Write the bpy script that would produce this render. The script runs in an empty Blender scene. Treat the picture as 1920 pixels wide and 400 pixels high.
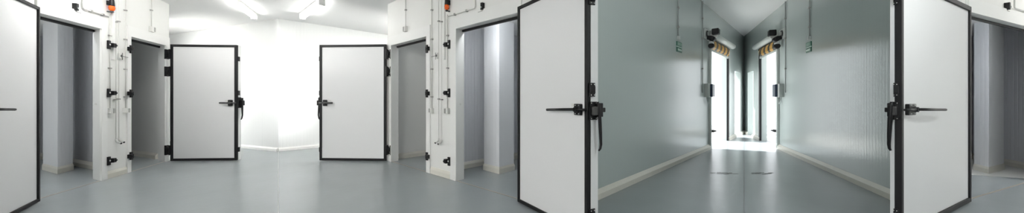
import bpy, bmesh, math
from mathutils import Vector, Matrix

# ---------------------------------------------------------------- survey of the place
F, HZ, CX, HC = 600.0, 187.0, 960.0, 1.2     # focal length (px), eye line, centre column, eye height
C = bpy.context.scene.collection
Z0 = 0.0

def mx(side, x):
    return {'C': x, 'L': 1044.0 - x, 'R': 2790.0 - x}[side]
def gp(side, x, y):
    Y = F * HC / (y - HZ)
    return Vector(((mx(side, x) - CX) / F * Y, Y))
def w1y(x): return 339.8 + 0.297 * (x - 857)      # foot of the wall with the two doorways
def w2y(x): return 371.6 - 0.444 * (x - 1121.6)   # foot of the corridor wall
def w3y(x): return 284.0 - 0.0956 * (x - 522)     # foot of the back wall of the bright room
def hgt(y, yb):                                   # height of a mark at row y above a foot at row yb
    return HC * (1 + (HZ - y) / (yb - HZ))

# ---------------------------------------------------------------- mesh helpers
class MB:
    def __init__(s): s.bm = bmesh.new()
    def box(s, x0, x1, y0, y1, z0, z1, k=0.0):
        v = [s.bm.verts.new((x + k * y, y, z)) for z in (z0, z1) for (x, y) in ((x0, y0), (x1, y0), (x1, y1), (x0, y1))]
        for f in ((3, 2, 1, 0), (4, 5, 6, 7), (0, 1, 5, 4), (1, 2, 6, 5), (2, 3, 7, 6), (3, 0, 4, 7)):
            s.bm.faces.new([v[i] for i in f])
        return s
    def prism(s, pts, z0, z1):
        a = [s.bm.verts.new((p[0], p[1], z0)) for p in pts]
        b = [s.bm.verts.new((p[0], p[1], z1)) for p in pts]
        n = len(pts)
        s.bm.faces.new(a[::-1]); s.bm.faces.new(b)
        for i in range(n):
            s.bm.faces.new((a[i], a[(i + 1) % n], b[(i + 1) % n], b[i]))
        return s
    def plate(s, pts, y0, y1):          # outline in x,z, thickness in y
        a = [s.bm.verts.new((p[0], y0, p[1])) for p in pts]
        b = [s.bm.verts.new((p[0], y1, p[1])) for p in pts]
        n = len(pts)
        s.bm.faces.new(a); s.bm.faces.new(b[::-1])
        for i in range(n):
            s.bm.faces.new((a[(i + 1) % n], a[i], b[i], b[(i + 1) % n]))
        return s
    def tube(s, pts, rad, n=12, cap=True):
        pts = [Vector(p) for p in pts]
        r = rad if isinstance(rad, (list, tuple)) else [rad] * len(pts)
        rings = []
        for i, p in enumerate(pts):
            d = (pts[min(i + 1, len(pts) - 1)] - pts[max(i - 1, 0)]).normalized()
            u = d.cross(Vector((0.13, 0.99, 0.05)) if abs(d.y) < .9 else Vector((1, 0, 0))).normalized()
            w = d.cross(u)
            rings.append([s.bm.verts.new(p + (u * math.cos(2 * math.pi * j / n) + w * math.sin(2 * math.pi * j / n)) * r[i]) for j in range(n)])
        for a, b in zip(rings, rings[1:]):
            for j in range(n):
                f = s.bm.faces.new((a[j], a[(j + 1) % n], b[(j + 1) % n], b[j])); f.smooth = True
        if cap:
            s.bm.faces.new(rings[0][::-1]); s.bm.faces.new(rings[-1])
        return s
    def build(s, name, m, parent=None, loc=None, rot=None, bevel=0.0):
        bmesh.ops.recalc_face_normals(s.bm, faces=s.bm.faces)
        me = bpy.data.meshes.new(name); s.bm.to_mesh(me); s.bm.free()
        me.materials.append(m)
        o = bpy.data.objects.new(name, me); C.objects.link(o)
        if parent: o.parent = parent
        if loc is not None: o.location = loc
        if rot is not None: o.rotation_euler = (0, 0, rot)
        if bevel:
            b = o.modifiers.new('bevel', 'BEVEL'); b.width = bevel; b.segments = 2; b.limit_method = 'ANGLE'
        return o

def tag(o, label=None, cat=None, group=None, kind=None):
    if label: o['label'] = label
    if cat: o['category'] = cat
    if group: o['group'] = group
    if kind: o['kind'] = kind
    return o
def empty(name, loc, rz=0.0):
    o = bpy.data.objects.new(name, None); C.objects.link(o)
    o.empty_display_size = .1; o.location = loc; o.rotation_euler = (0, 0, rz)
    return o

class Fr:      # a vertical plane standing on the floor: local x runs along it, -y faces the viewer
    def __init__(s, p0, p1):
        s.p0, s.p1 = Vector(p0[:2]), Vector(p1[:2])
        d = s.p1 - s.p0
        s.L = d.length; s.d = d.normalized(); s.n = Vector((-s.d.y, s.d.x))
        s.rz = math.atan2(d.y, d.x); s.loc = (s.p0.x, s.p0.y, 0)
    def s_at(s, px):                     # distance along the wall seen in column px
        k = (px - CX) / F
        return (k * s.p0.y - s.p0.x) / (s.d.x - k * s.d.y)
    def at(s, px, py):                   # (distance, height) of a mark on the wall
        t = s.s_at(px); Y = s.p0.y + s.d.y * t
        return t, HC + (HZ - py) * Y / F
    def world(s, x, y=0.0):
        return s.p0 + s.d * x + s.n * y
def mframe(side, a, b):                  # a,b are (x, y_foot) in the centre survey, left to right
    pa, pb = gp(side, *a), gp(side, *b)
    return Fr(pa, pb) if side == 'C' else Fr(pb, pa)

# ---------------------------------------------------------------- materials
def mat(name, col, rough=.5, metal=0.0, spec=.5, ribs=0.0, rib=0.05, mottling=0.0, mscale=3.0, emit=None, bumpn=0.0, bscale=4.0, coat=0.0):
    m = bpy.data.materials.new(name); m.use_nodes = True
    nt = m.node_tree; b = nt.nodes['Principled BSDF']
    b.inputs['Base Color'].default_value = (*col, 1)
    b.inputs['Roughness'].default_value = rough
    b.inputs['Metallic'].default_value = metal
    b.inputs['Specular IOR Level'].default_value = spec
    if coat:
        b.inputs['Coat Weight'].default_value = coat; b.inputs['Coat Roughness'].default_value = .12
    tc = nt.nodes.new('ShaderNodeTexCoord')
    if mottling:
        n = nt.nodes.new('ShaderNodeTexNoise'); n.inputs['Scale'].default_value = mscale; n.inputs['Detail'].default_value = 5
        nt.links.new(tc.outputs['Object'], n.inputs['Vector'])
        r = nt.nodes.new('ShaderNodeMapRange'); r.inputs['To Min'].default_value = 1 - mottling; r.inputs['To Max'].default_value = 1 + mottling
        nt.links.new(n.outputs['Fac'], r.inputs['Value'])
        h = nt.nodes.new('ShaderNodeVectorMath'); h.operation = 'SCALE'; h.inputs[0].default_value = col
        nt.links.new(r.outputs['Result'], h.inputs['Scale'])
        nt.links.new(h.outputs['Vector'], b.inputs['Base Color'])
    prev = None
    if ribs:
        sx = nt.nodes.new('ShaderNodeSeparateXYZ'); nt.links.new(tc.outputs['Object'], sx.inputs[0])
        def saw(period, width):
            d = nt.nodes.new('ShaderNodeMath'); d.operation = 'DIVIDE'; d.inputs[1].default_value = period
            nt.links.new(sx.outputs['X'], d.inputs[0])
            f = nt.nodes.new('ShaderNodeMath'); f.operation = 'PINGPONG'; f.inputs[1].default_value = .5
            nt.links.new(d.outputs[0], f.inputs[0])
            r = nt.nodes.new('ShaderNodeMapRange'); r.inputs['From Max'].default_value = width; nt.links.new(f.outputs[0], r.inputs['Value'])
            return r.outputs['Result']
        a = saw(rib, .14); c = saw(rib * 7, .035)
        mn = nt.nodes.new('ShaderNodeMath'); mn.operation = 'MINIMUM'
        nt.links.new(a, mn.inputs[0]); nt.links.new(c, mn.inputs[1])
        bp = nt.nodes.new('ShaderNodeBump'); bp.inputs['Strength'].default_value = ribs; bp.inputs['Distance'].default_value = .004
        nt.links.new(mn.outputs[0], bp.inputs['Height']); prev = bp
    if bumpn:
        n2 = nt.nodes.new('ShaderNodeTexNoise'); n2.inputs['Scale'].default_value = bscale; n2.inputs['Detail'].default_value = 3
        nt.links.new(tc.outputs['Object'], n2.inputs['Vector'])
        bp = nt.nodes.new('ShaderNodeBump'); bp.inputs['Strength'].default_value = bumpn; bp.inputs['Distance'].default_value = .02
        nt.links.new(n2.outputs['Fac'], bp.inputs['Height'])
        if prev: nt.links.new(prev.outputs[0], bp.inputs['Normal'])
        prev = bp
    if prev: nt.links.new(prev.outputs[0], b.inputs['Normal'])
    if emit:
        b.inputs['Emission Color'].default_value = (*emit[0], 1); b.inputs['Emission Strength'].default_value = emit[1]
    return m

WHITE = mat('smooth_white_panel', (.80, .80, .775), .45, mottling=.015)
FRAMEW = mat('white_frame_trim', (.82, .82, .80), .4)
RIBW = mat('ribbed_white_panel', (.78, .79, .78), .4, ribs=.4, rib=.07)
RIBDIM = mat('dimmed_ribbed_panel', (.49, .545, .53), .2, ribs=.12, rib=.07)  # same panels as elsewhere, with the corridor's dim light put into the colour
ROOMW = mat('ribbed_cold_room_panel', (.72, .73, .76), .42, ribs=1.0, rib=.07)
CEIL = mat('white_ceiling_panel', (.88, .88, .87), .6, mottling=.01)
FLOOR = mat('grey_epoxy_floor', (.285, .312, .325), .27, mottling=.07, mscale=1.3, bumpn=.13, bscale=5.0)
BASE = mat('cream_kerb', (.70, .68, .61), .5, mottling=.04, mscale=9)
DOORW = mat('door_skin_white', (.80, .80, .80), .38)
BLACK = mat('black_rubber', (.007, .007, .008), .55, spec=.3)
BLKM = mat('black_cast_metal', (.004, .004, .005), .42, spec=.3)
STEEL = mat('galvanised_steel', (.55, .56, .56), .35, metal=.8)
GREYP = mat('grey_plastic', (.34, .34, .32), .5)
PALEP = mat('pale_plastic', (.72, .72, .69), .5)
CONDUIT = mat('white_conduit', (.66, .66, .63), .45)
ORANGE = mat('orange_lens', (.85, .12, .01), .25)
GREEN = mat('green_sign', (.010, .115, .068), .4)
SIGNW = mat('sign_pale', (.62, .75, .68), .4)
HOUSING = mat('pale_grey_housing', (.50, .53, .51), .4)
NAVY = mat('dark_blue_panel', (.008, .02, .05), .3)
SEAL = mat('joint_sealant', (.26, .235, .19), .6)
SEAMD = mat('dark_seam_strip', (.20, .215, .22), .4)
SEAMW = mat('pale_seam_strip', (.60, .61, .60), .5)
SCUFF = mat('scuff_rubber', (.12, .125, .12), .6, mottling=.5, mscale=30)
GROUND = mat('pale_concrete', (.62, .62, .60), .8, mottling=.05)
TUBE = mat('lamp_diffuser', (.9, .9, .88), .4, emit=((1, .985, .95), 16.0))
FILLH = mat('added_hall_fill', (.9, .9, .88), .4, emit=((1, .985, .96), 185.0))  # glow of the unseen lamps added behind the viewer
FILLE = mat('added_east_fill', (.9, .9, .88), .4, emit=((1, .985, .96), 265.0))  # glow of the unseen lamp added at far right
FILLM = mat('middle_lamp_diffuser', (.9, .9, .88), .4, emit=((1, .985, .97), 100.0))  # glow of the unseen lamp added over the hall
FILLB = mat('added_back_fill', (.9, .9, .88), .4, emit=((1, .99, .96), 155.0))  # glow of the hidden lamps added on the return walls
# black and yellow curtain
def stripes():
    m = bpy.data.materials.new('yellow_black_stripe'); m.use_nodes = True
    nt = m.node_tree; b = nt.nodes['Principled BSDF']; b.inputs['Roughness'].default_value = .45
    tc = nt.nodes.new('ShaderNodeTexCoord'); sx = nt.nodes.new('ShaderNodeSeparateXYZ'); nt.links.new(tc.outputs['Object'], sx.inputs[0])
    mul = nt.nodes.new('ShaderNodeMath'); mul.operation = 'MULTIPLY_ADD'; mul.inputs[1].default_value = -.45
    nt.links.new(sx.outputs['Z'], mul.inputs[0]); nt.links.new(sx.outputs['X'], mul.inputs[2])
    d = nt.nodes.new('ShaderNodeMath'); d.operation = 'DIVIDE'; d.inputs[1].default_value = .42; nt.links.new(mul.outputs[0], d.inputs[0])
    f = nt.nodes.new('ShaderNodeMath'); f.operation = 'FRACT'; nt.links.new(d.outputs[0], f.inputs[0])
    g = nt.nodes.new('ShaderNodeMath'); g.operation = 'GREATER_THAN'; g.inputs[1].default_value = .42; nt.links.new(f.outputs[0], g.inputs[0])
    mixn = nt.nodes.new('ShaderNodeMix'); mixn.data_type = 'RGBA'
    mixn.inputs['A'].default_value = (.012, .012, .012, 1); mixn.inputs['B'].default_value = (.50, .27, .04, 1)
    nt.links.new(g.outputs[0], mixn.inputs['Factor']); nt.links.new(mixn.outputs['Result'], b.inputs['Base Color'])
    return m
STRIPE = stripes()

WHO = {'C': 'the centre', 'L': 'the far left', 'R': 'the far right'}
counts = {}
def num(k):
    counts[k] = counts.get(k, 0) + 1; return '%s_%d' % (k, counts[k])

def wall(name, fr, H, t, mt, openings=(), k=0.0, z0=0.0, lab=None):
    """one wall panel with real openings (x0, x1, top)"""
    b = MB(); x = 0.0
    for (a, c, top) in openings:
        if a > x: b.box(x, a, 0, t, z0, H, k)
        b.box(a, c, 0, t, top, H, k)
        x = c
    if fr.L > x: b.box(x, fr.L, 0, t, z0, H, k)
    o = b.build(name, mt, None, fr.loc, fr.rz)
    return tag(o, lab, 'wall', kind='structure')

def kerb(name, fr, x0, x1, lab, h=.11, d=.045, y=0.0, k=0.0, m_=None):
    b = MB()
    pr = [(0, 0), (-d, 0), (-d, h * .62), (-.008, h), (0, h)]
    vs = []
    for x in (x0, x1):
        vs.append([b.bm.verts.new((x + k * (py + y), py + y, pz)) for py, pz in pr])
    n = len(pr)
    b.bm.faces.new(vs[0]); b.bm.faces.new(vs[1][::-1])
    for i in range(n): b.bm.faces.new((vs[0][i], vs[0][(i + 1) % n], vs[1][(i + 1) % n], vs[1][i]))
    o = b.build(name, m_ or BASE, None, fr.loc, fr.rz)
    return tag(o, lab, 'baseboard', kind='structure')

HB, HCORR, HROOM = 3.08, 3.45, 2.50

# ---------------------------------------------------------------- floor, ceilings and outer shell
fl = MB().box(-13, 17, -4, 15, -.12, 0).build('floor', FLOOR)
tag(fl, 'grey epoxy floor running through hall and corridor', 'floor', kind='structure')

E = (727.0, w1y(727)); CORX = 1058.8; CORN = (1058.8, w1y(1058.8))
def kink(side):                              # corner between doorway wall and corridor wall
    Y = 3.39
    return Vector(((mx(side, 1058.8) - CX) / F * Y, Y))

sides = {'C': 'middle', 'L': 'left', 'R': 'right'}

def depth_skew(side, fr):
    """how the door jambs run back from the wall face"""
    a = gp(side, 857, 339.8); b = gp(side, 870, 336.5); v = b - a
    lx, ly = v.dot(fr.d), v.dot(fr.n)
    return lx / ly, ly

# ---------------------------------------------------------------- doorway wall, frames and rooms behind
W1 = {}
OPEN_H = 2.245
def doorway_wall(side):
    near = kink(side)
    far_px = 727 if side != 'R' else 845
    far = gp(side, far_px, w1y(far_px))
    if side == 'R': far = gp(side, 800, w1y(800))
    fr = Fr(far, near) if side == 'C' else Fr(near, far)
    W1[side] = fr
    k, th = depth_skew(side, fr)
    S = lambda x: fr.s_at(mx(side, x))
    def span(a, b): return tuple(sorted((S(a), S(b))))
    ops = [span(857, 975)]
    if side != 'R': ops.append(span(735, 801))
    ops.sort()
    wn = {'C': 'wall_middle', 'L': 'wall_left', 'R': 'wall_right'}[side]
    lab = {'C': 'smooth white wall with two doorways left of the open middle cold room door',
           'L': 'smooth white wall with two doorways beside the cropped door at left',
           'R': 'smooth white wall above the doorway at the far right edge'}[side]
    wall(wn, fr, HB + .4, th, WHITE, [(a, b, OPEN_H) for a, b in ops], k, lab=lab)
    # raised frames around each opening
    for nm, (xa, xb), la, lb in (('A', (857, 975), 846, 979), ('B', (735, 801), 728.5, 808)):
        if side == 'R' and nm == 'B': continue
        a, b = span(xa, xb); oa, ob = span(la, lb)
        m = MB()
        m.box(oa, a, -.022, 0, 0, OPEN_H + .001); m.box(b, ob, -.022, 0, 0, OPEN_H + .001)
        m.box(oa, ob, -.022, 0, OPEN_H, OPEN_H + .17)
        where = 'larger doorway' if nm == 'A' else 'smaller doorway'
        o = m.build(num('trim'), FRAMEW, None, fr.loc, fr.rz)
        tag(o, 'white raised frame around the %s in the %s white wall' % (where, sides[side]), 'door frame', kind='structure')
        # black keepers with a pale bolt
        kx = 843.5 if nm == 'A' else 804.5
        if not (side == 'R'):
            kc = S(kx)
            sg = 1 if side == 'C' else -1
            if nm == 'B': sg = -sg
            for kz in (2.03, 1.30, .27):
                q = MB()
                q.box(kc - .005 if sg > 0 else kc - .045, kc + .045 if sg > 0 else kc + .005, -.042, -.02, kz - .065, kz + .065)
                q.box(kc - .06 if sg > 0 else kc, kc if sg > 0 else kc + .06, -.075, -.022, kz - .032, kz + .032)
                kp = q.build('strike_keeper', BLKM, o, bevel=.004)
                kp['label'] = 'black cast keeper'
                MB().tube([(kc + sg * .018, -.047, kz + .004), (kc + sg * .018, -.040, kz + .004)], .012).build('bolt', PALEP, kp)
                MB().tube([(kc - sg * .045, -.085, kz), (kc - sg * .045, -.07, kz)], .014).build('roller', BLKM, kp)
        # dark rubber seal under the head, set back in the opening
        s2 = MB()
        s2.box(a, b, th * .72, th * .98, OPEN_H - .03, OPEN_H, k)
        o2 = s2.build('seal', BLACK, o); o2['label'] = 'black rubber seal under the head'
        if nm == 'A' and side != 'R':
            xj = S(857); sj = 1 if side == 'C' else -1
            cpx_ = k * th * .45
            MB().tube([(xj + cpx_ - sj * .002, th * .45, 1.13), (xj + cpx_ + sj * .012, th * .45, 1.13)], .014, 14).build('screw_cap', PALEP, o)
        # joint across the threshold
        t = MB().box(a, b, -.009, .009, 0.0, .002).build(num('trim'), SEAL, None, fr.loc, fr.rz)
        tag(t, 'thin tan floor joint across the %s threshold in the %s wall' % (where, sides[side]), 'floor joint', kind='structure')
    # kerb on the pier between the doorways
    if side != 'R':
        a, b = span(808.5, 845.5)
        kerb('baseboard_' + {'C': 'middle', 'L': 'left'}[side], fr, a, b, 'short cream kerb at the foot of the %s pier between doorways' % sides[side], d=.02)
    else:
        a, b = span(808.5, 845.5)
    return fr, k, th

for s in 'CLR': doorway_wall(s)

d1c = Vector((-1.037, 1.0)); d2c = Vector((.9617, 1.0))
def cpx(p): return CX + F * p.x / p.y
def cmap(side, p):                         # a surveyed plan point of the centre room, found again on another side
    return Vector(((mx(side, cpx(p)) - CX) / F * p.y, p.y))
def seg(side, a, b):                       # a,b plan points left to right in the centre
    a, b = cmap(side, a), cmap(side, b)
    return Fr(a, b) if side == 'C' else Fr(b, a)

def rooms(side):
    nm = sides[side]
    # large cold room
    A0 = Vector((-1.25, 5.14)); A1 = A0 + d2c * 1.405
    fr = seg(side, A0 + d2c * .2, A1)
    wall('wall_%s_large_room_side' % nm, fr, HROOM, .08, ROOMW, lab='pale ribbed side wall inside the %s large cold room' % nm)
    kerb('baseboard_%s_large_room' % nm, fr, 0, fr.L, 'cream kerb along the side wall of the %s large cold room' % nm)
    B1 = Vector((1.80, 4.87))
    fr = seg(side, A1, B1)
    wall('wall_%s_large_room_back' % nm, fr, HROOM, .08, ROOMW, lab='pale ribbed back wall inside the %s large cold room' % nm)
    kerb('baseboard_%s_large_room_back' % nm, fr, 0, fr.L, 'cream kerb along the back wall of the %s large cold room' % nm)
    # column
    p0, p1, p2 = gp(side, 936, 326.5), gp(side, 907.5, 319), gp(side, 963.5, 319)
    p3 = p1 + p2 - p0
    cfr = Fr(p1, p0) if side == 'C' else Fr(p0, p1)
    cfr2 = Fr(p0, p2) if side == 'C' else Fr(p2, p0)
    cl = MB(); q = [p0, p1, p3, p2]
    if side == 'C': q = q
    c0 = cfr.p0
    loc = lambda p: ((p - c0).dot(cfr.d), (p - c0).dot(cfr.n))
    cl.prism([loc(p) for p in q], 0, HROOM)
    o = cl.build('column', COLM, None, cfr.loc, cfr.rz)
    tag(o, 'square white ribbed column standing inside the %s large cold room' % nm, 'column')
    kb = MB(); cen = sum((Vector(loc(p)) for p in q), Vector((0, 0))) / 4
    kb.prism([cen + (Vector(loc(p)) - cen) * 1.07 for p in q], 0, .075)
    kbo = kb.build('kerb', BASE, o)
    kt = MB()
    a = [cen + (Vector(loc(p)) - cen) * 1.07 for p in q]; b2 = [cen + (Vector(loc(p)) - cen) * 1.01 for p in q]
    va = [kt.bm.verts.new((p.x, p.y, .075)) for p in a]; vb = [kt.bm.verts.new((p.x, p.y, .11)) for p in b2]
    for i in range(4): kt.bm.faces.new((va[i], va[(i + 1) % 4], vb[(i + 1) % 4], vb[i]))
    kt.bm.faces.new(vb)
    kt.build('kerb_cap', BASE, kbo)
    # small cold room
    if side != 'R':
        S0 = gp('C', 749, 298.9) if False else Vector((-2.30, 6.475)); S1 = S0 + d2c * 2.0
        fr = seg(side, S0, S1)
        wall('wall_%s_small_room_side' % nm, fr, HROOM, .08, ROOMW, lab='pale ribbed side wall inside the %s small cold room' % nm)
        kerb('baseboard_%s_small_room' % nm, fr, 0, fr.L, 'cream kerb along the side wall of the %s small cold room' % nm)
        T1 = A0 + (S1 - S0) + (S0 - Vector((-2.30, 6.475)))
        T1 = A1 + d2c * .55
        fr = seg(side, S1, T1)
        wall('wall_%s_small_room_back' % nm, fr, HROOM, .08, ROOMW, lab='pale ribbed back wall inside the %s small cold room' % nm)
        fr = seg(side, A1 + d2c * .05, T1)
        wall('wall_%s_room_partition' % nm, fr, HROOM, .06, ROOMW, lab='hidden partition behind the %s large cold room' % nm)
        pts = [Vector((-2.30, 6.475)), S1, T1, A1, B1 + Vector((.05, -.05)), cmapC_k, Vector((-.6, 4.72))]
    else:
        pts = [Vector((-1.3, 5.2)), A1 + d2c * .02, B1 + Vector((.05, -.05)), cmapC_k, Vector((-.6, 4.72))]
    m = MB().prism([cmap(side, p) for p in pts], HROOM, HROOM + .08)
    tag(m.build('ceiling_%s_cold_rooms' % nm, CEIL), 'white ceiling over the %s cold rooms' % nm, 'ceiling', kind='structure')

cmapC_k = Vector((.60, 3.62))
COLM = mat('white_column_panel', (.80, .81, .83), .4, ribs=.5, rib=.08)
for s in 'CLR': rooms(s)

# ---------------------------------------------------------------- bright room behind the small doors
apex = gp('C', 522, 284)
for side in 'CL':
    nm = sides[side]
    far = Vector(apex + d2c * 3.6)
    fr = seg(side, apex, far)
    wall('wall_%s_back' % nm, fr, HB, .1, RIBW, lab='bright white ribbed back wall in the %s half of the bright room' % ('left' if side == 'L' else 'right'))
    kerb('baseboard_%s_back' % nm, fr, 0, fr.L, 'pale kerb under the %s half of the bright back wall' % ('left' if side == 'L' else 'right'), h=.08, m_=FRAMEW)
    e0 = gp('C', 727, w1y(727)); e1 = e0 + d2c * 2.6
    fr = seg(side, e0 + d2c * .14, e1)
    wall('wall_%s_return' % nm, fr, HB, .04, WHITE, lab='white return wall behind the %s doorway wall, mostly hidden' % nm, z0=0)
    fr = seg(side, far, e1)
    wall('wall_%s_end' % nm, fr, HB, .1, RIBW, lab='hidden white end wall of the %s bright room' % nm)

# ceilings
cb = [Vector((.56, -4)), Vector((.56, 3.46)), gp('C', 727, w1y(727)) + d2c * 2.6 + Vector((.5, 0)), apex + d2c * 3.65, apex + Vector((0, .1)),
      cmap('L', apex + d2c * 3.65), cmap('L', gp('C', 727, w1y(727)) + d2c * 2.6 + Vector((.5, 0))), kink('L') + Vector((-.1, .1)), Vector((-9.5, 4.6)), Vector((-9.5, -4))]
m = MB().prism(cb, HB, HB + .1)
tag(m.build('ceiling', CEIL), 'white panel ceiling over the bright hall', 'ceiling', kind='structure')

# ---------------------------------------------------------------- corridor
w2a = kink('C'); w2b = gp('C', 1395, w2y(1395))
frC = Fr(w2a, w2b)
frR = Fr(gp('R', 1395, w2y(1395)), kink('R'))
W2 = {'C': frC, 'R': frR}
FD_H, SD_H = 2.62, 2.11
for side in 'CR':
    fr = W2[side]; S = lambda x: fr.s_at(mx(side, x))
    a, b = sorted((S(1330.5), S(1364))); c, d = sorted((S(1377.5), S(1388)))
    ops = sorted([(a, b, FD_H), (c, d, SD_H)])
    hs = 'left' if side == 'C' else 'right'
    kk = depth_skew('C', W1['C'])[0] * 0
    wall('wall_corridor_' + hs, fr, HCORR + .02, .15, RIBDIM, ops, 0, lab='glossy ribbed %s wall of the corridor, toned grey green for its dim light' % hs)
    segs = []; x = 0
    for (p, q, _) in ops: segs.append((x, p)); x = q
    segs.append((x, fr.L))
    for (p, q) in segs:
        if q - p < .05: continue
        long_ = q - p > 3
        kerb('baseboard_corridor_' + hs if long_ else num('baseboard_corridor_short'), fr, p, q,
             'cream kerb along the %s corridor wall%s' % (hs, '' if long_ else ', short piece by the far doorways %.0f' % 0 if False else ('' if long_ else ', short piece by the far doorways')), d=.05)
# left-hand outer piece of corridor wall on the far left and outer shell behind the viewer
shell = [('wall_west', (-9.5, -4), (-9.5, 4.6)), ('wall_west_return', (-9.5, 4.6), tuple(kink('L'))),
         ('wall_east', (12.5, 6.1), (12.5, -4)), ('wall_south', (12.5, -4), (-9.5, -4)),
         ('wall_east_return', tuple(W1['R'].p1), (12.5, 6.1))]
for n_, a, b in shell:
    if n_ == 'wall_west_return':
        fr = Fr(a, b)
    elif n_ == 'wall_east_return':
        fr = Fr(a, b)
    else:
        fr = Fr(a, b)
    wall(n_, fr, HCORR, .1, WHITE, lab='white hall wall outside the picture, %s side' % n_.split('_')[1])
cr = [Vector((.56, -4)), Vector((12.6, -4)), Vector((12.6, 6.2)), W1['R'].p1 + Vector((.1, .1)), kink('R') + Vector((.02, .1)), w2b + Vector((.1, .15)), kink('C') + Vector((0, .05))]
m = MB().prism(cr, HCORR, HCORR + .1)
tag(m.build('ceiling_corridor', CEIL), 'pale ceiling over the corridor', 'ceiling', kind='structure')
m = MB().box(.50, .56, -4, 3.5, HB, HCORR)
tag(m.build('trim_bulkhead', CEIL), 'white bulkhead between the two ceiling heights', 'bulkhead', kind='structure')

# outside the loading doors: yard with white walls, open to the sky
GW = mat('outside_white_wall', (.85, .85, .83), .7)
n2 = frC.n
for side, fr in W2.items():
    hs = 'left' if side == 'C' else 'right'
    s0, s1 = sorted((fr.s_at(mx(side, 1300)), fr.s_at(mx(side, 1388.5))))
    a = fr.world(s0 - 1.0, 4.2); b = fr.world(s1 + 1.0, 4.2)
    wall('wall_yard_' + hs, Fr(a, b), 3.2, .2, GW, lab='sunlit white yard wall seen through the %s loading door' % hs)
    y = MB(); y.box(s0 - 1.0, s1 + 1.0, .152, 4.2, .0, .004)
    tag(y.build('ground_yard_' + hs, GROUND, None, fr.loc, fr.rz), 'pale concrete apron outside the %s loading door' % hs, 'ground', kind='structure')

# strips added on the floor where the mirror seams run
def joint(name, p, q, w, m_, lab):
    fr = Fr(p, q)
    o = MB().box(0, fr.L, -w / 2, w / 2, 0, .0025).build(num('trim'), m_, None, fr.loc, fr.rz)
    tag(o, lab, 'floor joint', kind='structure')
u = Vector(((1395 - CX) / F, 1.0)); joint('j', u * 1.6, u * 11.3, .010, SEAMD, 'added dark floor strip on the mirror seam down the middle of the corridor')
u = Vector(((522 - CX) / F, 1.0)); joint('j', u * 2.0, u * 7.4, .006, SEAMW, 'added thin pale floor strip on the mirror seam to the bright room corner')

# scuffs on the corridor floor
def scuff(px, py, sgn, lab):
    p = gp('C', px, py)
    o = empty('floor_scuff', (p.x, p.y, 0), 0)
    pieces = [(-.17, .05, .08, .012), (-.09, .0, .10, .012), (-.01, -.03, .09, .011), (.07, .01, .08, .012), (.15, -.01, .09, .010), (.03, .06, .10, .008), (-.05, .08, .07, .007), (.12, .05, .05, .007)]
    m = MB()
    for (x, y, l, w) in pieces:
        x *= sgn
        m.prism([(x - l / 2, y - w), (x - l / 5, y - w * 1.6), (x + l / 2, y - w * .4), (x + l / 2.3, y + w), (x, y + w * .7), (x - l / 2.4, y + w * 1.3)], .0005, .0022)
    ob = m.build('floor_scuff', SCUFF, None, (p.x, p.y, 0), 0)
    bpy.data.objects.remove(o)
    tag(ob, lab, 'scuff mark')
scuff(1360, 326, 1, 'dark scuff mark on the corridor floor left of the centre seam strip')
scuff(1430, 326, -1, 'dark scuff mark on the corridor floor right of the centre seam strip')

# ---------------------------------------------------------------- cold room doors
DH = 2.28
def leaf(parent, L, t, h, bw):
    m = MB().box(bw * .6, L - bw * .6, .004, t, .012 + bw * .6, h - bw * .6)
    m.build('door_panel', DOORW, parent, bevel=.002)
    g = MB()
    g.box(0, bw, -.012, .03, .012, h); g.box(L - bw, L, -.012, .03, .012, h)
    g.box(bw, L - bw, -.012, .03, .012, .012 + bw); g.box(bw, L - bw, -.012, .03, h - bw, h)
    g.build('gasket', BLACK, parent, bevel=.004)['label'] = 'black rubber gasket round the rim'
    # outer skin of the leaf closes flush behind the gasket
    k = MB()
    k.box(0.0, bw * .6, .03, t, .012, h); k.box(L - bw * .6, L, .03, t, .012, h)
    k.box(bw * .6, L - bw * .6, .03, t, h - bw * .6, h); k.box(bw * .6, L - bw * .6, .03, t, .012, .012 + bw * .6)
    k.build('edge_trim', DOORW, parent)

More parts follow.
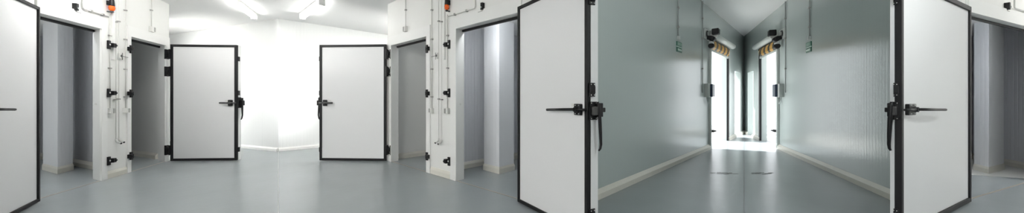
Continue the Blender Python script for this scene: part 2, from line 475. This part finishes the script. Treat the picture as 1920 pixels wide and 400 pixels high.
def big_door(side):
    near = gp('C', 1103, 449.2); far = gp('C', 971.5, 380)
    near = Vector(((mx(side, 1103) - CX) / F * 2.746, 2.746)); far = Vector(((mx(side, 971.5) - CX) / F * 3.73, 3.73))
    fr = Fr(far, near) if side == 'C' else Fr(near, far)
    t = {'C': .115, 'L': .1, 'R': .055}[side]
    lab = {'C': 'large white cold room door with black rim standing open in the middle',
           'L': 'large white cold room door with black rim cropped by the left edge',
           'R': 'large white cold room door with black rim standing open right of the corridor'}[side]
    d = tag(empty(num('door'), fr.loc, fr.rz), lab, 'door', kind='structure')
    L = fr.L
    leaf(d, L, t, DH, .036 if side != 'R' else .05)
    sg = 1 if side == 'C' else -1               # +1: free edge at x = L
    X = (lambda u: L + u) if sg > 0 else (lambda u: -u)      # u measured outwards from the free edge
    kx = 1.0 if side == 'C' else (1.8 if side == 'R' else 1.2)  # fittings follow the leaf they are made for
    def bx(m, u0, u1, y0, y1, z0, z1):
        a, b = sorted((X(u0), X(u1))); m.box(a, b, y0, y1, z0, z1)
    # push bar inside
    zb = 1.112
    s_in = lambda px: abs((fr.s_at(mx(side, px)) - (L if sg > 0 else 0)))
    u_tip, u_b0, u_b1 = -s_in(1033), -s_in(1079), -s_in(1092)
    pb = MB(); bx(pb, u_b0, u_b1, -.022, .004, zb - .05, zb + .05)
    pbo = pb.build('release_plate', BLKM, d, bevel=.006)
    m = MB(); m.tube([(X(u_tip), -.05, zb - .012), (X((u_b0 + u_b1) / 2), -.05, zb + .002)], .0125)
    m.tube([(X((u_b0 + u_b1) / 2), -.055, zb), (X((u_b0 + u_b1) / 2), -.0, zb)], .022)
    m.tube([(X((u_b0 + u_b1) / 2), -.04, zb), (X(-.005), -.03, zb)], .011)
    m.build('release_bar', BLKM, pbo)
    sm = MB()
    for du in (.25, .75):
        for dz in (-.037, .037):
            uu = u_b0 + (u_b1 - u_b0) * du
            sm.tube([(X(uu), -.026, zb + dz), (X(uu), -.02, zb + dz)], .005, 8)
    sm.build('screw', STEEL, pbo)
    st = MB(); bx(st, -s_in(1072), -s_in(1083), -.004, .0045, 1.135, 1.165)
    st.build('sticker', SIGNW if False else PALEP, d)['label'] = 'tiny pale sticker by the bar'
    # plates on the free edge
    for z0, z1 in ((2.02, 2.145), (1.225, 1.345), (.13, .255)):
        p = MB(); bx(p, 0, .012, 0.004, t * .62, z0, z1)
        bx(p, .01, .03, .0, t * .5, z0 + .03, z1 - .03)
        po = p.build('edge_plate', BLKM, d, bevel=.003)
        q = MB()
        for yy in (.16, .48):
            for zz in (z0 + .014, z1 - .014):
                q.tube([(X(.011), yy * t + .005, zz), (X(.0145), yy * t + .005, zz)], .0052 * (t / .115) ** .5, 8)
        q.build('screw', PALEP, po)
    # handle on the free edge
    hz = 1.11
    p = MB(); bx(p, 0, .014, t * .08, t * .82, hz - .085, hz + .072)
    ho = p.build('handle_base', BLKM, d, bevel=.004)
    q = MB()
    for yy in (.2, .7):
        for zz in (hz - .073, hz + .060):
            q.tube([(X(.013), yy * t, zz), (X(.017), yy * t, zz)], .0045 * (t / .115) ** .5, 8)
    q.build('screw', PALEP, ho)
    p = MB(); bx(p, .014, .045, t * .2, t * .62, hz - .045, hz + .03)
    p.build('latch_block', GREYM, ho, bevel=.004)
    p = MB(); bx(p, .012, .05, t * .66, t * 1.12, hz - .06, hz + .06)
    bx(p, .02, .045, t * 1.1, t * 1.42, hz - .02, hz + .02)
    p.build('handle_boss', BLKM, ho, bevel=.006)
    y0 = t * .85
    pts = [(X(.03), y0 - t * .15, hz + .07), (X(.036), y0 - t * .08, hz + .03), (X(.04), y0 - t * .02, hz - .08), (X(.04), y0 + t * .06, hz - .2), (X(.04), y0 + t * .10, hz - .30), (X(.039), y0 + t * .04, hz - .335), (X(.038), y0 - t * .10, hz - .352)]
    m = MB(); m.tube(pts, [.010, .016, .0155, .014, .012, .010, .007], 12)
    m.build('handle_lever', BLKM, ho)
    # strap hinges at the wall edge
    XH = (lambda u: -u) if sg > 0 else (lambda u: L + u)
    for z in (1.96, 1.30, .42):
        m = MB(); a, b = sorted((XH(-.02), XH(.028)))
        m.box(a, b, .03, .10, z - .07, z + .07)
        m.tube([(XH(.03), .06, z - .08), (XH(.03), .06, z + .08)], .013)
        m.build('hinge', BLKM, d, bevel=.003)
    return fr
GREYM = mat('dark_grey_block', (.045, .045, .045), .45)
for s in 'CLR': big_door(s)

def small_door(side):
    a, b = gp(side, 599.5, 302.0), gp(side, 724, 303.3)
    fr = Fr(a, b) if side == 'C' else Fr(b, a)
    lab = {'C': 'smaller white door with black rim, hinged right, right of the bright wall',
           'L': 'smaller white door with black rim, hinged left, left of the bright wall'}[side]
    d = tag(empty(num('door'), fr.loc, fr.rz), lab, 'door', kind='structure')
    L = fr.L; leaf(d, L, .1, DH - .01, .045)
    sg = 1 if side == 'C' else -1              # +1: hinge at x = L, latch at x = 0
    X = (lambda u: u) if sg > 0 else (lambda u: L - u)      # u from the latch edge inwards
    def bx(m, u0, u1, y0, y1, z0, z1):
        p, q = sorted((X(u0), X(u1))); m.box(p, q, y0, y1, z0, z1)
    zb = 1.135
    p = MB(); bx(p, .075, .155, -.03, .004, zb - .06, zb + .06)
    po = p.build('release_plate', BLKM, d, bevel=.012)
    m = MB(); m.tube([(X(.0), -.03, zb), (X(.12), -.04, zb)], .012); m.tube([(X(.115), -.05, zb), (X(.285), -.05, zb)], .017)
    m.tube([(X(.115), -.06, zb), (X(.115), 0, zb)], .024)
    m.build('release_bar', STEELD, po)
    p = MB(); bx(p, .175, .225, -.004, .0045, zb + .03, zb + .055); p.build('sticker', PALEP, d)
    # handle outside, seen past the latch edge
    p = MB(); bx(p, -.028, 0, .0, .075, zb - .1, zb + .11); bx(p, -.085, -.02, .03, .085, zb - .05, zb + .05)
    ho = p.build('handle_base', BLKM, d, bevel=.008)
    m = MB(); m.tube([(X(-.055), .06, zb + .10), (X(-.05), .06, zb), (X(-.055), .055, zb - .12), (X(-.062), .05, zb - .24), (X(-.052), .05, zb - .30), (X(-.035), .05, zb - .33)], [.016, .020, .017, .013, .012, .009])
    m.build('handle_lever', BLKM, ho)
    for z in (2.0, 1.33, .22):
        p = MB(); bx(p, -.02, 0, .005, .05, z - .045, z + .045); p.build('edge_plate', BLKM, d, bevel=.003)
    # butterfly hinges to the frame
    for z in (2.08, 1.745, .22):
        m = MB()
        bx(m, L - .02, L + .022, -.02, .05, z - .095, z + .095)
        bx(m, L + .078, L + .105, -.015, .05, z - .095, z + .095)
        bx(m, L + .015, L + .085, -.004, .03, z - .028, z + .045)
        bx(m, L + .015, L + .085, -.004, .03, z - .07, z - .052)
        h = m.build('hinge', BLKM, d, bevel=.003)
        MB().tube([(X(L + .05), -.012, z - .07), (X(L + .05), -.012, z + .075)], .014).build('hinge_pin', BLKM, h)
STEELD = mat('dark_steel', (.10, .10, .10), .35, metal=.6)
for s in 'CL': small_door(s)

# ---------------------------------------------------------------- services on the doorway walls
def run(fr, side, x, y_top, y_bot):
    s, z1 = fr.at(mx(side, x), y_bot); return s, z1
def wall_services(side):
    fr = W1[side]; nm = sides[side]
    P = lambda x, y: (lambda r: (r[0], r[1]))((fr.s_at(mx(side, x)), hgt(y, w1y(x))))
    sg = 1 if side == 'C' else -1
    def thing(name, x, z, lab, cat, grp=None):
        return tag(empty(name, (*fr.world(x, 0), z), fr.rz), lab, cat, grp)
    def conduit(x, ytop, ybot, r, lab, clamps, box=None, ends=False, z_top=None):
        s, zt = P(x, ytop); _, zb = P(x, ybot)
        if z_top: zt = z_top
        o = thing('conduit', s, zb, lab, 'conduit', 'vertical conduits on the white walls')
        MB().tube([(0, -.02, 0), (0, -.02, zt - zb)], r, 10).build('pipe', CONDUIT, o)
        for yc in clamps:
            _, zc = P(x, yc)
            MB().box(-.018, .018, -.034, 0, zc - zb - .010, zc - zb + .010).build('clamp', GREYP, o, bevel=.003)
        if box:
            w, h = box
            MB().box(-w / 2, w / 2, -.05, 0, -h, .0).build('socket_box', PALEP, o, bevel=.004)
            a, b = sorted((-sg * w * .5, -sg * w * .05))
            MB().box(a, b, -.056, -.049, -h * .92, -h * .08).build('socket_cover', GREYP, o, bevel=.002)
        if ends:
            MB().tube([(0, -.02, .02), (0, -.03, -.02), (-sg * .025, -.055, -.045)], [.010, .015, .013], 10).build('plug', CONDUIT, o)
            MB().tube([(-sg * .025, -.055, -.045), (-sg * .036, -.066, -.056)], .013, 10).build('plug_tip', BLKM, o)
        return o
    T = HB - .002
    if side != 'R':
        conduit(811.5, 0, 203, .007, 'thin white conduit down to a small socket, beside the smaller doorway, %s wall' % nm, (19, 74, 130, 182), (.075, .075), z_top=T)
        conduit(841.0, 28, 203, .007, 'thin white conduit down to a small socket, beside the larger doorway, %s wall' % nm, (67, 128, 180), (.085, .085))
        conduit(824.5, 0, 262, .004, 'hanging white cable with plug on the %s pier, nearer the smaller doorway' % nm, (40, 186), None, True, z_top=T)
        conduit(830.0, 0, 264, .004, 'hanging white cable with plug on the %s pier, nearer the larger doorway' % nm, (41, 187), None, True, z_top=T)
        conduit(762.5, 0, 50, .007, 'short white conduit above the smaller doorway in the %s wall' % nm, (19,), (.085, .095), z_top=T)
        # trunking
        s, zb = P(834.5, 112); 
        o = MB().box(-.018, .018, -.03, 0, 0, T - zb).build('cable_trunking', FRAMEW, None, (*fr.world(s, 0), zb), fr.rz, bevel=.003)
        tag(o, 'white square cable trunking on the %s pier, from the ceiling to mid height' % nm, 'trunking')
        # cover strip beside small door frame
        s, z1 = P(808, 47)
        # valve with T handle
        s, z = P(820.5, 105)
        o = thing('isolator_switch', s, z, 'small clear isolator with a steel side spindle on the %s pier' % nm, 'switch')
        MB().box(-.005 if sg > 0 else -.035, .035 if sg > 0 else .005, -.03, 0, -.045, .045).build('body', PALEP, o, bevel=.006)
        m = MB(); m.tube([(-sg * .12, -.04, -.008), (0, -.035, 0)], .004, 8); m.tube([(-sg * .005, -.034, -.06), (-sg * .005, -.034, .05)], .004, 8); m.tube([(sg * .012, -.03, .0), (sg * .012, -.036, .0)], .02, 12)
        m.build('spindle', STEELD, o)
        # alarm beacon
        s, z = P(843, 22)
        o = thing('alarm_beacon', s, z, 'orange and black warning beacon high on the %s wall' % nm, 'beacon')
        MB().tube([(0, -.05, -.005), (0, -.05, .01), (0, -.05, .018)], [.018, .024, .014], 14).build('base', GREYM, o)
        m = MB(); m.tube([(0, -.05, .018), (0, -.05, .035), (0, -.05, .07), (0, -.05, .095)], [.016, .032, .036, .03], 16)
        m.build('lens', ORANGE, o)
        m = MB(); m.tube([(0, -.05, .09), (0, -.05, .10), (0, -.05, .18), (0, -.05, .21)], [.03, .033, .026, .018], 16)
        m.box(-.02, .02, -.05, 0, .10, .17)
        m.build('sounder', BLKM, o)
        m = MB(); m.box(-.012, .012, -.05, 0, -.004, .012); m.build('bracket', GREYM, o)
        # horizontal conduit and door switch above the large doorway
    if side != 'R':
        s0, z0 = P(843, 30.5); s1, z1 = P(893, 16)
    else:
        s0, z0 = P(862, 25.5); s1, z1 = P(893, 16)
    if True:
        z1 = z0 = 2.46
        a = thing('conduit', s1, z1, 'white conduit bending along above the larger doorway in the %s wall' % nm, 'conduit')
        e = s0 - s1
        if side == 'R': e = W1['R'].L - s1 - .05
        m = MB(); m.tube([(e, -.02, 0), (e * .5, -.02, 0), (sg * -.02, -.02, 0), (sg * .0, -.02, .02), (0, -.02, HB + .35 - z1)], .008, 10)
        m.build('pipe', CONDUIT, a)
        for fx in (.3, .75):
            MB().box(e * fx - .012, e * fx + .012, -.034, 0, -.014, .014).build('clamp', GREYP, a)
        s, z = P(907, 12.5)
        o = thing('door_switch', s, z, 'small black switch box above the larger doorway in the %s wall' % nm, 'switch', 'black switch boxes')
        MB().box(-.02, .02, -.045, 0, -.048, .048).build('body', BLKM, o, bevel=.004)
        MB().tube([(0, -.045, -.015), (0, -.055, -.015)], .011, 12).build('push_button', STEEL, o)
        MB().tube([(0, -.02, -.055), (-sg * .02, -.02, -.06), (-sg * .09, -.02, -.06)], .006, 8).build('cable', GREYP, o)
for s in 'CLR': wall_services(s)
# round screw cap on the pier reveal beside the large doorway
for side in 'CL':
    fr = W1[side]
    p = gp(side, 862.5, 338.4)
    s = (p - fr.p0).dot(fr.d)

# ---------------------------------------------------------------- rolling loading doors, signs and controls in the corridor
def fast_door(side):
    fr = W2[side]; hs = 'left' if side == 'C' else 'right'
    S = lambda x: fr.s_at(mx(side, x))
    a, b = sorted((S(1330.5), S(1364))); sg = 1 if side == 'C' else -1
    o = tag(empty(num('door'), (*fr.world(a, 0), 0), fr.rz), 'rapid roll-up door with yellow and black edge in the %s corridor wall' % hs, 'door', kind='structure')
    W = b - a
    X = (lambda u: u) if sg > 0 else (lambda u: W - u)     # u from the near jamb
    def bx(m, u0, u1, y0, y1, z0, z1):
        p, q = sorted((X(u0), X(u1))); m.box(p, q, y0, y1, z0, z1)
    # guide rails
    m = MB(); bx(m, -.10, .0, -.05, 0, 0, 2.70); m.build('guide_rail', HOUSING, o, bevel=.004)
    m = MB(); bx(m, W - .05, W + .07, -.03, .012, 0, 2.60); m.build('guide_rail', BLACK, o)['label'] = 'black guide rail'
    m = MB(); bx(m, W + .07, W + .15, -.03, 0, 0, 2.70); m.build('guide_rail', HOUSING, o, bevel=.004)
    # roller tube in pale housing
    m = MB(); m.tube([(X(-.16), -.13, 2.735), (X(W + .02), -.13, 2.735)], .072, 24)
    ho = m.build('roller_housing', HOUSING, o)
    m = MB(); m.tube([(X(-.19), -.13, 2.735), (X(-.16), -.13, 2.735)], .078, 24); m.build('end_cap', PALEP, ho)
    m = MB(); bx(m, -.16, W + .36, -.06, 0, 2.735, 2.86); m.build('housing_back', HOUSING, ho)
    m = MB(); bx(m, -.02, W + .02, -.05, 0, 2.62, 2.68); m.build('head_seal', BLACK, o)
    # gathered curtain with striped safety edge
    m = MB()
    n = 14
    prof = [(-.03, 2.66), (-.075, 2.64), (-.095, 2.56), (-.085, 2.48), (-.05, 2.43), (-.02, 2.44), (-.01, 2.6)]
    for q in range(1):
        v = [[m.bm.verts.new((x, py, pz)) for (py, pz) in prof] for x in (-.04, W - .26)] if sg > 0 else [[m.bm.verts.new((x, py, pz)) for (py, pz) in prof] for x in (.26, W + .04)]
        for i in range(len(prof)):
            f = m.bm.faces.new((v[0][i], v[0][(i + 1) % len(prof)], v[1][(i + 1) % len(prof)], v[1][i]))
        m.bm.faces.new(v[0]); m.bm.faces.new(v[1][::-1])
    m.build('curtain_edge', STRIPE, o)['label'] = 'yellow and black striped safety edge'
    m = MB(); bx(m, -.02, W - .12, -.05, -.02, 2.385, 2.45); m.build('bottom_bar', HOUSING, o)
    # motor and gear at the near end
    m = MB(); bx(m, -.58, -.12, -.03, 0, 2.62, 2.86); mp = m.build('motor_plate', HOUSING, o, bevel=.01)
    m = MB(); m.tube([(X(-.40), -.03, 2.75), (X(-.40), -.05, 2.75)], .075, 20); dd = m.build('drive_disc', GREYM, mp)
    m = MB(); m.tube([(X(-.40), -.045, 2.75), (X(-.40), -.056, 2.75)], .04, 20); m.build('drive_hub', HOUSING, dd)
    m = MB(); bx(m, -.28, -.10, -.24, -.10, 2.74, 2.88); m.build('motor_box', BLKM, o, bevel=.015)
    m = MB(); m.tube([(X(-.42), -.13, 2.63), (X(-.24), -.13, 2.63)], .058, 20); m.tube([(X(-.45), -.13, 2.63), (X(-.42), -.13, 2.63)], .042, 20)
    bx(m, -.40, -.26, -.12, -.03, 2.62, 2.70)
    m.build('gear_unit', BLKM, o)
    m = MB(); m.tube([(X(-.36), -.10, 2.47), (X(-.30), -.10, 2.47), (X(-.20), -.10, 2.47)], [.055, .065, .055], 16); m.build('brake_drum', BLKM, o)
    m = MB(); m.tube([(X(-.36), -.10, 2.55), (X(-.20), -.10, 2.55)], .035, 14); m.build('coupling', STEEL, o)
    # photocell near the floor
    m = MB(); bx(m, -.02, .07, -.09, -.05, .40, .46); m.tube([(X(.02), -.09, .43), (X(.10), -.11, .43)], .02, 10); m.build('photocell', GREYM, o)
    # control box beside the door
    sc, zc = S(1324.5), 0
    yb = w2y(1324.5); z0, z1 = hgt(182.5, yb), hgt(157.5, yb)
    q = tag(empty('control_box', (*fr.world(sc, 0), z0), fr.rz), 'grey control box with dark blue front beside the %s roll-up door' % hs, 'control box')
    w = .36
    MB().box(-w / 2, w / 2, -.09, 0, 0, z1 - z0).build('case', HOUSING, q, bevel=.006)
    p0, p1 = (-.06, w / 2 - .02) if sg > 0 else (-w / 2 + .02, .06)
    MB().box(p0, p1, -.14, -.088, .01, z1 - z0 - .01).build('front', NAVY, q, bevel=.008)
    m = MB(); m.tube([(-sg * .1, -.03, 0), (-sg * .08, -.04, -.10), (sg * .0, -.05, -.16), (sg * .09, -.04, -.10), (sg * .12, -.03, 0)], .009, 8)
    m.build('cable', HOUSING, q)
    # conduit above the control box
    zt = HCORR - .002
    c = tag(empty('conduit', (*fr.world(S(1316), 0), z0 + .1), fr.rz), 'thin grey conduit rising beside the control box on the %s corridor wall' % hs, 'conduit')
    MB().tube([(0, -.015, 0), (0, -.015, zt - z0 - .1)], .010, 8).build('pipe', CONDC, c)
    for zz in (.55, 1.25, hgt(35, w2y(1316)) - z0 - .1):
        MB().box(-.025, .025, -.035, 0, zz - .014, zz + .014).build('clamp', GREYP, c)
    # conduit to the sign
    yb = w2y(1270.3)
    sz = hgt(68, yb)
    c = tag(empty('conduit', (*fr.world(S(1270.3), 0), sz), fr.rz), 'thin grey conduit rising above the green exit sign on the %s corridor wall' % hs, 'conduit')
    MB().tube([(0, -.015, 0), (0, -.015, zt - sz)], .011, 8).build('pipe', CONDC, c)
    for yy in (14.5, 50.5):
        zz = hgt(yy, yb) - sz
        MB().box(-.025, .025, -.035, 0, zz - .013, zz + .013).build('clamp', GREYP, c)
    MB().box(-.03, .03, -.04, 0, -.07, 0).build('junction_box', HOUSING, c, bevel=.004)
    # exit sign
    x0, x1 = sorted((S(1268.0), S(1277.6))); xm = (x0 + x1) / 2
    yb = w2y(1272.8); z0, z1 = hgt(98, yb), hgt(79, yb)
    q = tag(empty('exit_sign', (*fr.world(xm, 0), z0), fr.rz), 'small green and white exit arrow sign on the %s corridor wall' % hs, 'sign')
    w = x1 - x0; h = z1 - z0
    MB().box(-w / 2, w / 2, -.012, 0, 0, h * .46).build('lower_board', GREEN, q)
    MB().box(-w / 2, w / 2, -.012, 0, h * .54, h).build('upper_board', GREEN, q)
    MB().box(-w / 2, w / 2, -.010, 0, h * .46, h * .54).build('divider', SIGNW, q)
    u = MB(); u.box(-w * .40, w * .22, -.015, -.011, h * .60, h * .93); u.box(w * .27, w * .42, -.015, -.011, h * .60, h * .93)
    u.build('pale_panel', SIGNP, q)
    A = [(-.38, .23), (-.16, .38), (-.16, .30), (.42, .30), (.42, .14), (-.16, .14), (-.16, .07)]
    ar = MB(); pts = [(x * w * sg, z * h) for x, z in A]
    ar.plate(pts, -.015, -.011); ar.build('arrow', SIGNW, q)['label'] = 'white arrow'
CONDC = mat('grey_conduit', (.36, .38, .37), .5)
SIGNP = mat('sign_pale_green', (.22, .36, .29), .4)
for s in 'CR': fast_door(s)

# ---------------------------------------------------------------- ceiling lamps, seen and added
def batten(p, q, lab, zc=HB, lens=None, grp='batten lamps on the ceiling'):
    fr = Fr(p, q)
    o = tag(empty('ceiling_lamp', (*p, zc), fr.rz), lab, 'lamp', grp)
    MB().box(0, fr.L, -.05, .05, -.05, -.001).build('body', FRAMEW, o, bevel=.006)
    MB().tube([(.03, 0, -.085), (fr.L - .03, 0, -.085)], .042, 16).build('diffuser', lens or TUBE, o)
    for x in (0, fr.L - .035):
        MB().box(x, x + .035, -.055, .055, -.13, -.001).build('end_cap', FRAMEW, o, bevel=.006)
    return o
zz = HB - .09
def cp(side, px, py):
    Y = F * (zz - HC) / (HZ - py); return Vector(((mx(side, px) - CX) / F * Y, Y))
batten(cp('C', 567, 33), cp('C', 604, 6), 'batten ceiling lamp right of the bright corner')
batten(cp('L', 604, 6), cp('L', 567, 33), 'batten ceiling lamp left of the bright corner')
e0_ = gp('C', 727, w1y(727)); out_ = Vector((-.72, .693))
for sd_, w_ in (('C', 'right'), ('L', 'left')):
    f_ = seg(sd_, e0_ + d2c * .14, e0_ + d2c * 2.6)
    # unseen lamp added on the return wall's far face to brighten the bright room
    x0_, x1_ = (.35, 2.2) if sd_ == 'C' else (f_.L - 2.4, f_.L - .5)
    side_ = 1 if (cmap(sd_, e0_ + out_) - f_.p0).dot(f_.n) > 0 else -1
    y_ = .04 + .055 if side_ > 0 else -.055
    batten(f_.world(x0_, y_), f_.world(x1_, y_), 'added fill batten on the return wall hidden behind the %s doorway wall' % w_, 2.15, FILLB)
# fill battens added inside the cold rooms, unseen above the door heads
FILLRL = mat('cold_room_diffuser', (.9, .9, .9), .4, emit=((.93, .96, 1), 25.0))
FILLRS = mat('small_cold_room_diffuser', (.9, .9, .9), .4, emit=((.93, .98, 1), 5.0))
for sd_ in 'CLR':
    fr_ = W1[sd_]
    for big, xa_, xb_ in ((True, 866, 955 if sd_ != 'R' else 905), (False, 745, 795)):
        if sd_ == 'R' and not big: continue
        u0_, u1_ = sorted((fr_.s_at(mx(sd_, xa_)), fr_.s_at(mx(sd_, xb_))))
        a_, b_ = fr_.world(u0_, .24), fr_.world(u1_, .24)
        batten(a_, b_, 'added fill batten inside the %s %s cold room, hidden above its door head' % (sides[sd_], 'large' if big else 'small'), HROOM, FILLRL if big else FILLRS, 'added fill battens in the cold rooms')
batten(Vector((-5.6, 4.35)), Vector((-4.5, 4.35)), 'added unseen fill batten over the middle of the hall, above the picture', HB, FILLM)  # unseen lamp added to light the left doors and wall
batten(Vector((-4.4, -1.4)), Vector((-2.6, -1.4)), 'added fill batten behind the viewer on the left', HB, FILLH)  # unseen lamps added as fill for the hall, this and the next
batten(Vector((-7.4, -1.2)), Vector((-5.2, -1.2)), 'added fill batten behind the viewer at far left', HB, FILLH)
batten(Vector((8.8, 2.0)), Vector((10.8, 2.0)), 'added fill batten behind the viewer at far right', HCORR, FILLE)  # unseen lamp added to brighten the right-hand door and wall

FILLC = mat('added_corridor_fill', (.9, .9, .88), .4, emit=((.95, 1, 1), 112.0))
batten(Vector((2.7, 1.2)), Vector((4.2, 1.2)), 'added fill batten behind the viewer at the mouth of the corridor', HCORR, FILLC)  # unseen lamp added to lift the corridor walls and door edges
# spotlights added out of view to blow out the bright room corner
for sp_, en_, wh_ in ((Vector((-3.65, 5.0, 2.93)), 560, 'right'), (Vector((-6.55, 4.9, 2.93)), 1500, 'left')):
    ap_ = Vector((-5.42, 7.42, 1.25))
    o_ = tag(empty('ceiling_spotlight', (sp_.x, sp_.y, HB), 0), 'added unseen spotlight above the hall aimed at the bright corner, the %s one' % wh_, 'spotlight')
    MB().tube([(0, 0, -.001), (0, 0, -.025)], .06, 20).build('base', FRAMEW, o_)
    MB().tube([(0, 0, -.02), (0, 0, -.10)], .012, 12).build('stem', FRAMEW, o_)
    dd_ = (ap_ - sp_).normalized()
    MB().tube([Vector((0, 0, -.15)) - dd_ * .09, Vector((0, 0, -.15)) - dd_ * .02], [.035, .05], 20).build('shade', FRAMEW, o_)
    sl = bpy.data.lights.new('light', 'SPOT'); sl.energy = en_; sl.spot_size = math.radians(32); sl.spot_blend = 1.0; sl.shadow_soft_size = .04
    slo = bpy.data.objects.new('light', sl); C.objects.link(slo); slo.location = sp_
    slo.rotation_euler = dd_.to_track_quat('-Z', 'Y').to_euler()

# ---------------------------------------------------------------- light
w = bpy.data.worlds.new('World'); bpy.context.scene.world = w; w.use_nodes = True
bg = w.node_tree.nodes['Background']; bg.inputs[0].default_value = (.93, .97, 1.0, 1); bg.inputs[1].default_value = 2.2

def area(loc, target, sx, sy, power, col=(1, 1, 1), portal=False):
    l = bpy.data.lights.new('light', 'AREA'); l.shape = 'RECTANGLE'; l.size = sx; l.size_y = sy; l.energy = power; l.color = col
    o = bpy.data.objects.new('light', l); C.objects.link(o); o.location = loc
    o.rotation_euler = (Vector(target) - Vector(loc)).to_track_quat('-Z', 'Y').to_euler()
    if portal: l.cycles.is_portal = True
    return o
for side, fr in W2.items():
    for (xa, xb, h) in ((1330.5, 1364, FD_H), (1377.5, 1388, SD_H)):
        a, b = sorted((fr.s_at(mx(side, xa)), fr.s_at(mx(side, xb))))
        p = fr.world((a + b) / 2, .16); q = fr.world((a + b) / 2, -1)
        area((p.x, p.y, h / 2), (q.x, q.y, h / 2), b - a, h, 0, portal=True)
sun = bpy.data.lights.new('sun', 'SUN'); sun.energy = 11.0; sun.angle = .02
so = bpy.data.objects.new('sun', sun); C.objects.link(so)
so.rotation_euler = Vector((1.0, -.48, -2.05)).to_track_quat('-Z', 'Y').to_euler()

# ---------------------------------------------------------------- camera
cam = bpy.data.cameras.new('camera'); co = bpy.data.objects.new('camera', cam); C.objects.link(co)
cam.sensor_fit = 'HORIZONTAL'; cam.sensor_width = 36; cam.lens = 36 * F / 1920; cam.shift_y = -(200 - HZ) / 1920
cam.clip_start = .02
co.location = (0, 0, HC); co.rotation_euler = (math.pi / 2, 0, 0)
sc = bpy.context.scene; sc.camera = co
sc.view_settings.view_transform = 'Standard'; sc.view_settings.look = 'None'
sc.view_settings.exposure = 0.15; sc.view_settings.gamma = 1.0; sc.view_settings.use_curve_mapping = False
